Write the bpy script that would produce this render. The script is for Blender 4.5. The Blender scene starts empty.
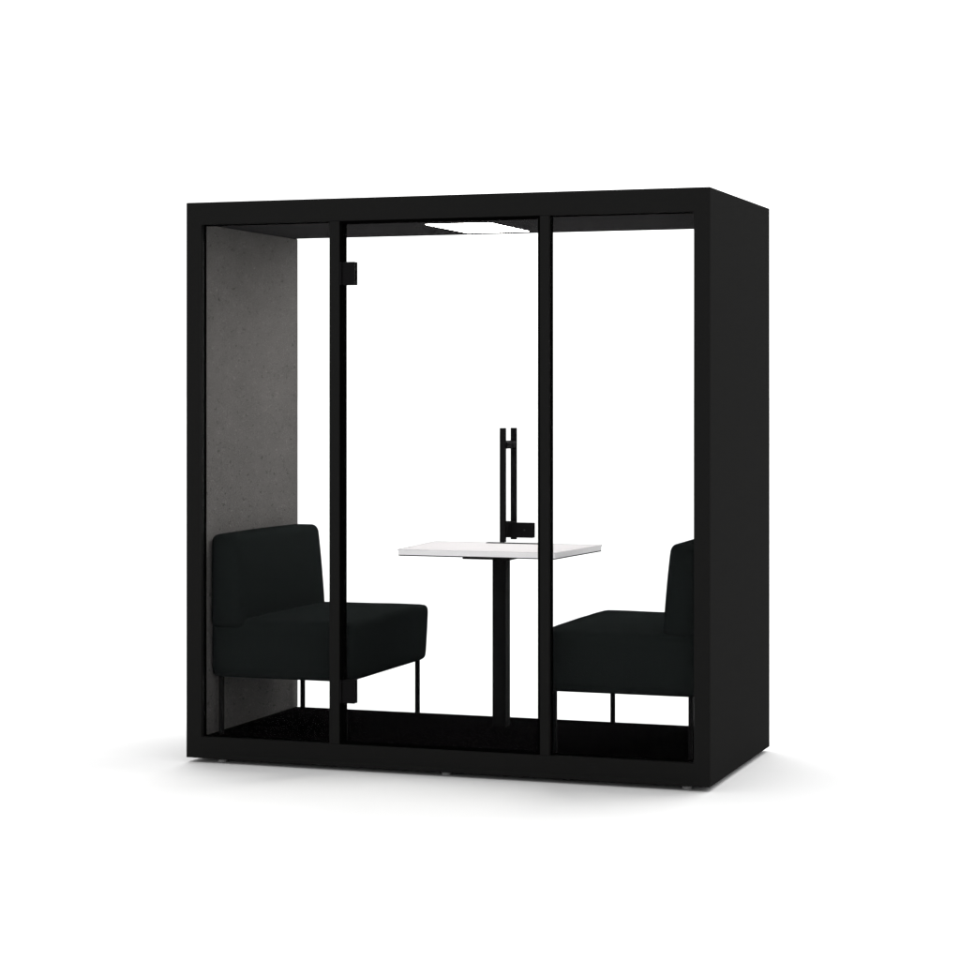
import bpy, bmesh, math, random
from mathutils import Vector, noise
random.seed(4)
S = bpy.context.scene
C = S.collection
# ---------------------------------------------------------------- camera
W, D, H = 2.127, 1.036, 2.2            # outer size of the pod, metres
cam = bpy.data.cameras.new('camera'); co = bpy.data.objects.new('camera', cam); C.objects.link(co)
co.location = (4.0898, -8.1839, 1.4363)
co.rotation_euler = (math.radians(90), 0, 0.3357)
cam.sensor_width = 36; cam.lens = 2286.85 / 960 * 36
cam.shift_y = -(480 - 395.32) / 960
cam.clip_end = 2000
S.camera = co
# ---------------------------------------------------------------- studio light
wd = bpy.data.worlds.new('World'); S.world = wd; wd.use_nodes = True
bg = wd.node_tree.nodes['Background']
# white studio all round, brighter towards one big soft box high up behind the pod
WN, WL = wd.node_tree.nodes, wd.node_tree.links
wt = WN.new('ShaderNodeTexCoord'); dt = WN.new('ShaderNodeVectorMath'); dt.operation = 'DOT_PRODUCT'
dt.inputs[1].default_value = Vector((.04, .66, .80)).normalized()
WL.new(wt.outputs['Generated'], dt.inputs[0])
wm = WN.new('ShaderNodeMapRange'); wm.interpolation_type = 'SMOOTHSTEP'
wm.inputs[1].default_value = .50; wm.inputs[2].default_value = .95; wm.inputs[3].default_value = 1.02; wm.inputs[4].default_value = 4.0
WL.new(dt.outputs['Value'], wm.inputs[0])
bg.inputs[0].default_value = (1, 1, 1, 1); WL.new(wm.outputs[0], bg.inputs[1])
S.render.resolution_x = S.render.resolution_y = 1024
vs = S.view_settings
vs.view_transform = 'Standard'; vs.look = 'None'; vs.exposure = 0; vs.gamma = 1
S.render.engine = 'CYCLES'
S.cycles.transparent_max_bounces = 16
S.cycles.max_bounces = 8

# ---------------------------------------------------------------- materials
def new_mat(name):
    m = bpy.data.materials.new(name); m.use_nodes = True
    return m, m.node_tree.nodes, m.node_tree.links, m.node_tree.nodes['Principled BSDF']

def surf(name, c1, c2=None, rough=.6, spec=.1, scale=300, bump=0., metal=0, dist=.0006, r2=None):
    m, N, L, b = new_mat(name)
    b.inputs['Roughness'].default_value = rough
    b.inputs['Specular IOR Level'].default_value = spec
    b.inputs['Metallic'].default_value = metal
    if c2 is None:
        c2 = c1
    tc = N.new('ShaderNodeTexCoord'); n = N.new('ShaderNodeTexNoise')
    n.inputs['Scale'].default_value = scale; n.inputs['Detail'].default_value = 4
    L.new(tc.outputs['Object'], n.inputs['Vector'])
    r = N.new('ShaderNodeValToRGB'); r.color_ramp.elements[0].position = .35; r.color_ramp.elements[1].position = .65
    r.color_ramp.elements[0].color = (*c1, 1); r.color_ramp.elements[1].color = (*c2, 1)
    L.new(n.outputs['Fac'], r.inputs[0]); L.new(r.outputs[0], b.inputs['Base Color'])
    if r2:
        mr = N.new('ShaderNodeMapRange'); mr.inputs[3].default_value = rough; mr.inputs[4].default_value = r2
        L.new(n.outputs['Fac'], mr.inputs[0]); L.new(mr.outputs[0], b.inputs['Roughness'])
    if bump:
        bp = N.new('ShaderNodeBump'); bp.inputs['Strength'].default_value = bump; bp.inputs['Distance'].default_value = dist
        L.new(n.outputs['Fac'], bp.inputs['Height']); L.new(bp.outputs[0], b.inputs['Normal'])
    return m

M = {}
M['shell'] = surf('black_powder_coat', (.0096, .0096, .0094), (.0110, .0110, .0108), .6, .001, 900, .25, dist=.0003, r2=.62)
M['metal'] = surf('black_metal', (.0060, .0058, .0061), (.0072, .0070, .0073), .5, .004, 700, .15, dist=.0003)
M['gasket'] = surf('black_rubber', (.0008, .0008, .0008), (.0012, .0012, .0012), .8, .0, 500)
M['fabric'] = surf('black_wool_fabric', (.0052, .0064, .0064), (.0092, .0108, .0108), .95, .0, 520, .8, dist=.001)
M['carpet'] = surf('black_carpet', (.0007, .0006, .0007), (.0022, .0020, .0021), 1, .0, 260, 1, dist=.003)
M['table'] = surf('white_laminate', (.45, .437, .447), (.465, .452, .462), .6, .0, 40)
M['lit_edge'] = surf('white_lit_edge', (.92, .90, .915), (.93, .91, .925), .5, .1, 60)  # table white raised for the sides, painting in light they lack
M['edge'] = surf('dark_board_edge', (.015, .015, .015), (.025, .025, .025), .6, .0, 200)
M['foot'] = surf('grey_foot', (.25, .25, .25), (.3, .3, .3), .5, .3, 200)
M['ceil'] = surf('charcoal_ceiling_felt', (.024, .023, .024), (.036, .035, .036), 1, .0, 350, .6, dist=.001)
M['floor'] = surf('white_studio_floor', (.63, .63, .63), (.64, .64, .64), .9, .0, 3)

# grey pressed felt with soft clouds, fine grain and scattered fibres
m, N, L, b = new_mat('grey_pressed_felt'); M['felt'] = m
b.inputs['Roughness'].default_value = 1; b.inputs['Specular IOR Level'].default_value = .03
tc = N.new('ShaderNodeTexCoord')
mp = N.new('ShaderNodeMapping'); mp.inputs['Scale'].default_value = (1, .5, 1); L.new(tc.outputs['Object'], mp.inputs[0])
def noi(scale, detail=5, rough=.6, dist=0):
    n = N.new('ShaderNodeTexNoise'); n.inputs['Scale'].default_value = scale; n.inputs['Detail'].default_value = detail
    n.inputs['Roughness'].default_value = rough; n.inputs['Distortion'].default_value = dist
    L.new(mp.outputs[0], n.inputs['Vector']); return n
def ramp(src, p0, c0, p1, c1):
    r = N.new('ShaderNodeValToRGB'); e = r.color_ramp.elements
    e[0].position, e[0].color, e[1].position, e[1].color = p0, (*c0, 1), p1, (*c1, 1)
    L.new(src, r.inputs[0]); return r.outputs[0]
def mix(kind, f, a, bb):
    x = N.new('ShaderNodeMixRGB'); x.blend_type = kind; x.inputs[0].default_value = f
    L.new(a, x.inputs[1]); L.new(bb, x.inputs[2]); return x.outputs[0]
cloud = ramp(noi(9, 6, .65).outputs['Fac'], .3, (.087, .083, .081), .7, (.101, .096, .094))
grain = ramp(noi(230, 3).outputs['Fac'], .3, (.78, .78, .78), .7, (1.18, 1.18, 1.18))
spots = ramp(noi(92, 2, .5, 1.0).outputs['Fac'], .30, (.58, .58, .58), .38, (1, 1, 1))
fib = ramp(noi(74, 2, .4, 2.0).outputs['Fac'], .63, (1, 1, 1), .69, (1.36, 1.36, 1.34))
c = mix('MULTIPLY', 1, cloud, grain); c = mix('MULTIPLY', 1, c, spots); c = mix('MULTIPLY', 1, c, fib)
L.new(c, b.inputs['Base Color'])
bp = N.new('ShaderNodeBump'); bp.inputs['Strength'].default_value = .5; bp.inputs['Distance'].default_value = .001
L.new(grain, bp.inputs['Height']); L.new(bp.outputs[0], b.inputs['Normal'])

# clear coated glass: passes light straight through with a faint reflection
m = bpy.data.materials.new('clear_coated_glass'); m.use_nodes = True; N = m.node_tree.nodes; L = m.node_tree.links
N.clear(); M['glass'] = m
o_ = N.new('ShaderNodeOutputMaterial'); t_ = N.new('ShaderNodeBsdfTransparent'); g_ = N.new('ShaderNodeBsdfGlossy')
g_.inputs['Roughness'].default_value = .02; mx = N.new('ShaderNodeMixShader'); fr = N.new('ShaderNodeFresnel')
fr.inputs['IOR'].default_value = 1.06
t_.inputs[0].default_value = (.995, .998, .996, 1)
L.new(fr.outputs[0], mx.inputs[0]); L.new(t_.outputs[0], mx.inputs[1]); L.new(g_.outputs[0], mx.inputs[2]); L.new(mx.outputs[0], o_.inputs[0])

m = bpy.data.materials.new('led_diffuser'); m.use_nodes = True; N = m.node_tree.nodes; L = m.node_tree.links
N.clear(); M['led'] = m
o_ = N.new('ShaderNodeOutputMaterial'); e_ = N.new('ShaderNodeEmission'); e_.inputs[0].default_value = (1, .965, .93, 1); e_.inputs[1].default_value = 34
L.new(e_.outputs[0], o_.inputs[0])

# ---------------------------------------------------------------- mesh helpers
def obj(name, bm, mat, parent=None, bevel=0, seg=2, smooth=False):
    me = bpy.data.meshes.new(name); bmesh.ops.recalc_face_normals(bm, faces=bm.faces); bm.to_mesh(me); bm.free()
    for mm in (mat if isinstance(mat, (list, tuple)) else [mat]):
        me.materials.append(mm)
    o = bpy.data.objects.new(name, me); C.objects.link(o)
    if parent: o.parent = parent
    if smooth:
        for p in me.polygons: p.use_smooth = True
    if bevel:
        for p in me.polygons: p.use_smooth = True
        bv = o.modifiers.new('bevel', 'BEVEL'); bv.width = bevel; bv.segments = seg; bv.limit_method = 'ANGLE'
        wn = o.modifiers.new('normals', 'WEIGHTED_NORMAL'); wn.keep_sharp = True
    return o

def box(bm, a, b_, mi=0):
    v = [bm.verts.new((x, y, z)) for x in (a[0], b_[0]) for y in (a[1], b_[1]) for z in (a[2], b_[2])]
    for f in ((0,1,3,2),(4,6,7,5),(0,4,5,1),(2,3,7,6),(0,2,6,4),(1,5,7,3)):
        bm.faces.new([v[i] for i in f]).material_index = mi
    return v

def Bx(*pairs):
    bm = bmesh.new()
    for a, b_ in pairs: box(bm, a, b_)
    return bm

def cyl(bm, p, q, r, n=24):
    p, q = Vector(p), Vector(q); d = (q - p); mt = d.to_track_quat('Z', 'Y').to_matrix()
    A, B = [], []
    for i in range(n):
        t = 2 * math.pi * i / n; off = mt @ Vector((r * math.cos(t), r * math.sin(t), 0))
        A.append(bm.verts.new(p + off)); B.append(bm.verts.new(q + off))
    for i in range(n):
        bm.faces.new((A[i], A[(i+1) % n], B[(i+1) % n], B[i]))
    bm.faces.new(A[::-1]); bm.faces.new(B)

def cushion(lo, hi, r, step, deform):
    """closed rounded box with evenly gridded faces, bent by deform(p, u)"""
    lo, hi = Vector(lo), Vector(hi); bm = bmesh.new(); seen = {}
    n = [max(2, round((hi[i] - lo[i]) / step)) for i in range(3)]
    def vert(ijk):
        if ijk in seen: return seen[ijk]
        p = Vector([lo[k] + (hi[k] - lo[k]) * (0.5 - 0.5 * math.cos(math.pi * ijk[k] / n[k]) * 0.35 + (ijk[k] / n[k] - .5) * .65) for k in range(3)])
        cc = Vector([min(max(p[k], lo[k] + r), hi[k] - r) for k in range(3)])
        d = p - cc
        if d.length > 1e-9: p = cc + d.normalized() * r
        u = Vector([(p[k] - lo[k]) / (hi[k] - lo[k]) for k in range(3)])
        seen[ijk] = bm.verts.new(deform(p, u)); return seen[ijk]
    for ax in range(3):
        a1, a2 = [k for k in range(3) if k != ax]
        for side in (0, n[ax]):
            for i in range(n[a1]):
                for j in range(n[a2]):
                    q = []
                    for di, dj in ((0,0),(1,0),(1,1),(0,1)):
                        t = [0, 0, 0]; t[ax] = side; t[a1] = i + di; t[a2] = j + dj; q.append(vert(tuple(t)))
                    bm.faces.new(q)
    return bm

def thing(name, label, cat, loc=(0, 0, 0), group=None):
    o = bpy.data.objects.new(name, None); C.objects.link(o); o.location = loc; o.empty_display_size = .2
    o['label'] = label; o['category'] = cat
    if group: o['group'] = group
    return o

# ---------------------------------------------------------------- setting
GZ = -.018
bm = bmesh.new()
vs_ = [bm.verts.new((x, y, GZ)) for x, y in ((-900, -60), (900, -60), (900, 1200), (-900, 1200))]
bm.faces.new(vs_)
fl = obj('floor', bm, M['floor']); fl['kind'] = 'structure'

# ---------------------------------------------------------------- the pod
pod = thing('meeting_pod', 'black box-shaped glass-fronted meeting pod with felt lined walls, standing on the white floor', 'meeting pod')
FX, FT, FB, FD = .0650, 2.112, .084, .036      # face frame: side width, opening top, opening bottom, depth
BX = .022                                       # skin thickness at the back
def shell():
    bm = bmesh.new()
    def ring(y, x0, x1, z0, z1): return [bm.verts.new(p) for p in ((x0, y, z0), (x1, y, z0), (x1, y, z1), (x0, y, z1))]
    of = ring(0, 0, W, 0, H); ob = ring(D, 0, W, 0, H)
    i0 = ring(0, FX, W - FX + .003, FB, FT); i1 = ring(FD, FX, W - FX + .003, FB, FT)
    i2 = ring(FD, BX, W - BX, .03, H - .03); i3 = ring(D, BX, W - BX, .03, H - .03)
    for A, B in ((of, ob), (of, i0), (i0, i1), (i1, i2), (i2, i3), (i3, ob)):
        for k in range(4): bm.faces.new((A[k], A[(k+1) % 4], B[(k+1) % 4], B[k]))
    return bm
obj('shell', shell(), M['shell'], pod, .0025, 3)
IY0, IY1 = FD + .001, .957
obj('wall_lining', Bx(((BX + .001, IY0, .082), (.061, IY1, 2.116))), M['felt'], pod, .003)
obj('wall_lining', Bx(((W - .061, IY0, .082), (W - BX - .001, IY1, 2.116))), M['felt'], pod, .003)
obj('ceiling_lining', Bx(((BX + .001, IY0, 2.1175), (W - BX - .001, IY1, H - .031))), M['ceil'], pod, .002)
obj('carpet', Bx(((BX + .001, IY0, .031), (W - BX - .001, IY1, .0805))), M['carpet'], pod)
# mullions of the front
for x0, x1 in ((.6145, .656), (1.472, 1.508)):
    obj('mullion', Bx(((x0, .0012, FB + .0004), (x1, .050, FT - .0004))), M['shell'], pod, .0015)
# glazing
def gl(x0, x1, y, z0=FB + .001, z1=FT - .001, t=.008, par=pod, name='window_pane'):
    return obj(name, Bx(((x0, y, z0), (x1, y + t, z1))), M['glass'], par)
gl(FX + .001, .614, .018); gl(1.509, W - FX + .002, .018)
gl(BX + .002, W - BX - .002, .962, .0325, H - .0325, name='rear_window_pane')
# thin dark seals round the fixed panes
def seal(x0, x1, z0, z1, y, w, d=.012, name='glazing_seal', par=pod):
    return obj(name, Bx(((x0, y, z0), (x0 + w, y + d, z1)), ((x1 - w, y, z0), (x1, y + d, z1)),
                        ((x0 + w, y, z1 - w), (x1 - w, y + d, z1)), ((x0 + w, y, z0), (x1 - w, y + d, z0 + w))), M['gasket'], par)
seal(FX + .0006, .6140, FB + .0006, FT - .0006, .028, .004)
seal(1.5086, W - FX + .0024, FB + .0006, FT - .0006, .028, .004)

# the door
door = bpy.data.objects.new('door', None); C.objects.link(door); door.parent = pod
seal(.6565, 1.4715, FB + .0006, FT - .0006, .008, .0095, .046, name='door_seal', par=door)
gl(.6602, 1.4600, .018, FB + .0062, FT - .0064, .010, door, 'door_pane')
for z0, z1 in ((1.8635, 1.953), (.243, .333)):
    hg = obj('hinge', Bx(((.6692, .0060, z0), (.7175, .0175, z1)), ((.6692, .0285, z0), (.7175, .0400, z1)),
                    ((.6565, .0012, z0), (.6650, .0075, z1))), M['metal'], door, .0012)
    bm = bmesh.new(); cyl(bm, (.6672, .012, z0 + .002), (.6672, .012, z1 - .002), .0045, 20)
    for zz in (z0 + .022, z1 - .022):
        cyl(bm, (.700, .0058, zz), (.700, .0064, zz), .004, 16)
    obj('hinge_pin', bm, M['metal'], hg, smooth=False)
# handle: a square bar each side of the glass on stand-offs
HX, HO, HI = 1.3414, -.045, .084
hb = .0100
ph = bpy.data.objects.new('pull_handle', None); C.objects.link(ph); ph.parent = door
ph_bm = Bx(((HX - hb, HO - hb, .885), (HX + hb, HO + hb, 1.3135)))
bm2 = Bx(((HX - hb, HI - hb, .888), (HX + hb, HI + hb, 1.3125)))
bpy.data.objects.remove(ph)
ph = obj('pull_handle', ph_bm, M['metal'], door, .0012)
ph2 = obj('pull_handle', bm2, M['metal'], door, .0012)
bm = bmesh.new()
cyl(bm, (HX, HO + hb, 1.250), (HX, .0178, 1.250), .0155); obj('standoff', bm, M['metal'], ph)
bm = bmesh.new()
cyl(bm, (HX, .0282, 1.250), (HX, HI - hb, 1.250), .0155); obj('standoff', bm, M['metal'], ph2)
bm = bmesh.new()
box(bm, (HX - .008, HO + hb, .903), (HX + .012, .0085, .962)); obj('standoff', bm, M['metal'], ph, .001)
bm = bmesh.new()
box(bm, (HX - .012, .0375, .897), (HX + .010, HI - hb, .958)); obj('standoff', bm, M['metal'], ph2, .001)
lk = obj('lock', Bx(((HX - .014, .0088, .899), (1.4415, .0176, .9555)), ((HX - .014, .0284, .899), (1.4415, .0370, .9555))), M['metal'], door, .0012)
bm = bmesh.new(); cyl(bm, (1.409, .0070, .9285), (1.409, .0087, .9285), .0036, 20)
obj('keyhole', bm, M['edge'], lk)

# ceiling lamp
LX0, LX1, LY0, LY1 = .888, 1.158, .335, .835
def frame_of(x0, x1, y0, y1, w, z0, z1):
    return Bx(((x0 - w, y0 - w, z0), (x1 + w, y0, z1)), ((x0 - w, y1, z0), (x1 + w, y1 + w, z1)), ((x0 - w, y0, z0), (x0, y1, z1)), ((x1, y0, z0), (x1 + w, y1, z1)))
cl = obj('ceiling_light', frame_of(LX0 - .001, LX1 + .001, LY0 - .001, LY1 + .001, .006, 2.1162, 2.1173), M['metal'], pod)
obj('diffuser', Bx(((LX0, LY0, 2.1155), (LX1, LY1, 2.1170))), M['led'], cl)
# little feet
for x in (.135, 1.079, 2.047 - .02):
    for y in (.05, D - .06):
        bm = bmesh.new(); cyl(bm, (x, y, GZ), (x, y, GZ + .010), .017); cyl(bm, (x, y, GZ + .010), (x, y, .001), .008)
        obj('foot', bm, M['foot'], pod)

# ---------------------------------------------------------------- benches
FZ = .081
def bench_seat():
    lo, hi = (.0655, .086, .311), (.668, .938, .543)
    def df(p, u):
        q = p.copy(); q.z += .006 * u.x * u.z
        bx = math.sin(math.pi * u.y) ; bz = math.sin(math.pi * u.z)
        q.x += (.006 * bx + .004) * max(0, u.x - .6) / .4 * (0.2 + u.z) + .009 * u.z * max(0, u.x - .6) / .4          # full front face, leaning out at the top
        q.z += .006 * math.sin(math.pi * min(1, max(0, u.x))) ** .5 * bx ** .5 * max(0, u.z - .5) * 2 if bx > 0 and u.x > 0 and u.x < 1 else 0
        q.y += (u.y - .5) * .008 * bz
        nn = noise.noise(Vector((q.x * 7, q.y * 7, q.z * 7 + 3)))
        q.z += .0018 * nn * (1 if u.z > .5 else 0); q.x += .0012 * nn
        return q
    return cushion(lo, hi, .026, .022, df)
def bench_back():
    lo, hi = (.0655, .072, .508), (.214, .918, .881)
    def df(p, u):
        q = p.copy()
        q.x -= u.z ** 1.3 * .030 * u.x
        q.x += .006 * math.sin(math.pi * u.z) * u.x * math.sin(math.pi * min(1, max(0, u.y)))
        q.y += (u.z - .5) * -.010 * (u.y - .5) * 2
        q.z += .003 * math.sin(math.pi * min(1, max(0, u.y))) * (u.z > .5)
        nn = noise.noise(Vector((q.x * 7 + 9, q.y * 6, q.z * 6)))
        q.x += .0016 * nn * u.x
        return q
    return cushion(lo, hi, .032, .018, df)
BG = 'benches facing each other inside the pod'
b1 = thing('bench', 'black upholstered bench against the grey felt wall at the left end of the pod', 'bench', (.03, .5, FZ), BG)
loc = Vector(b1.location)
def shifted(bm):
    bmesh.ops.translate(bm, verts=bm.verts, vec=-loc); return bm
obj('seat', shifted(bench_seat()), M['fabric'], b1, smooth=True)
obj('backrest', shifted(bench_back()), M['fabric'], b1, smooth=True)
ex, hl = .63, .0085
obj('base_frame', shifted(Bx(((.140, .190, .305), (ex - .05, .860, .3105)))), M['metal'], b1, .001)
for x in (.098, ex):
    for y in (.118, .924):
        obj('leg', shifted(Bx(((x - hl, y - hl, FZ), (x + hl, y + hl, .316)))), M['metal'], b1, .0012)
b2 = b1.copy(); C.objects.link(b2)
b2['label'] = 'black upholstered bench at the right end, its backrest cut off by the corner post'
b2.location = (W - .03, .530, FZ); b2.rotation_euler = (0, 0, math.pi)
for ch in list(b1.children):
    c2 = ch.copy(); C.objects.link(c2); c2.parent = b2

# ---------------------------------------------------------------- table
TC = Vector((1.086, .69, FZ))
tb = thing('table', 'small white topped table on a black column between the two benches', 'table', TC)
def prism(pts, z0, z1):
    bm = bmesh.new(); a = [bm.verts.new((x - TC.x, y - TC.y, z0 - TC.z)) for x, y in pts]; b_ = [bm.verts.new((x - TC.x, y - TC.y, z1 - TC.z)) for x, y in pts]
    n = len(pts)
    for i in range(n): bm.faces.new((a[i], a[(i+1) % n], b_[(i+1) % n], b_[i]))
    bm.faces.new(a[::-1]); bm.faces.new(b_); return bm
pts = [(.742, .412), (1.403, .412), (1.443, .930), (.708, .930)]
top = obj('tabletop', prism(pts, .8150, .8155), M['table'], tb)
obj('lit_edge_face', prism(pts, .7935, .81495), M['lit_edge'], top, .0010)  # sides of the top, brightness put into their colour
outline = [[(.7390, .414), (.7419, .414), (.7079, .930), (.7050, .930)], [(.7050, .9303), (1.4430, .9303), (1.4430, .9385), (.7050, .9385)]]  # added outline: thin dark strips along the left and rear edges
for tp in outline:
    obj('edge_outline', prism(tp, .8115, .8157), M['edge'], top)
ins = [(.743, .413), (1.402, .413), (1.442, .929), (.709, .929)]
obj('underside', prism(ins, .7895, .7933), M['edge'], top)
def tbx(*pairs): 
    bm = Bx(*pairs); bmesh.ops.translate(bm, verts=bm.verts, vec=-TC); return bm
obj('support_plate', tbx(((.985, .50, .776), (1.19, .88, .7893))), M['metal'], tb, .001)
obj('column', tbx(((1.086 - .029, .69 - .029, FZ + .0002), (1.086 + .029, .69 + .029, .7757))), M['metal'], tb, .002)
obj('dark_strip', tbx(((.950, .890, .8157), (1.20, .922, .8190))), M['metal'], tb, .001)  # thin dark strip lying near the rear of the tabletop
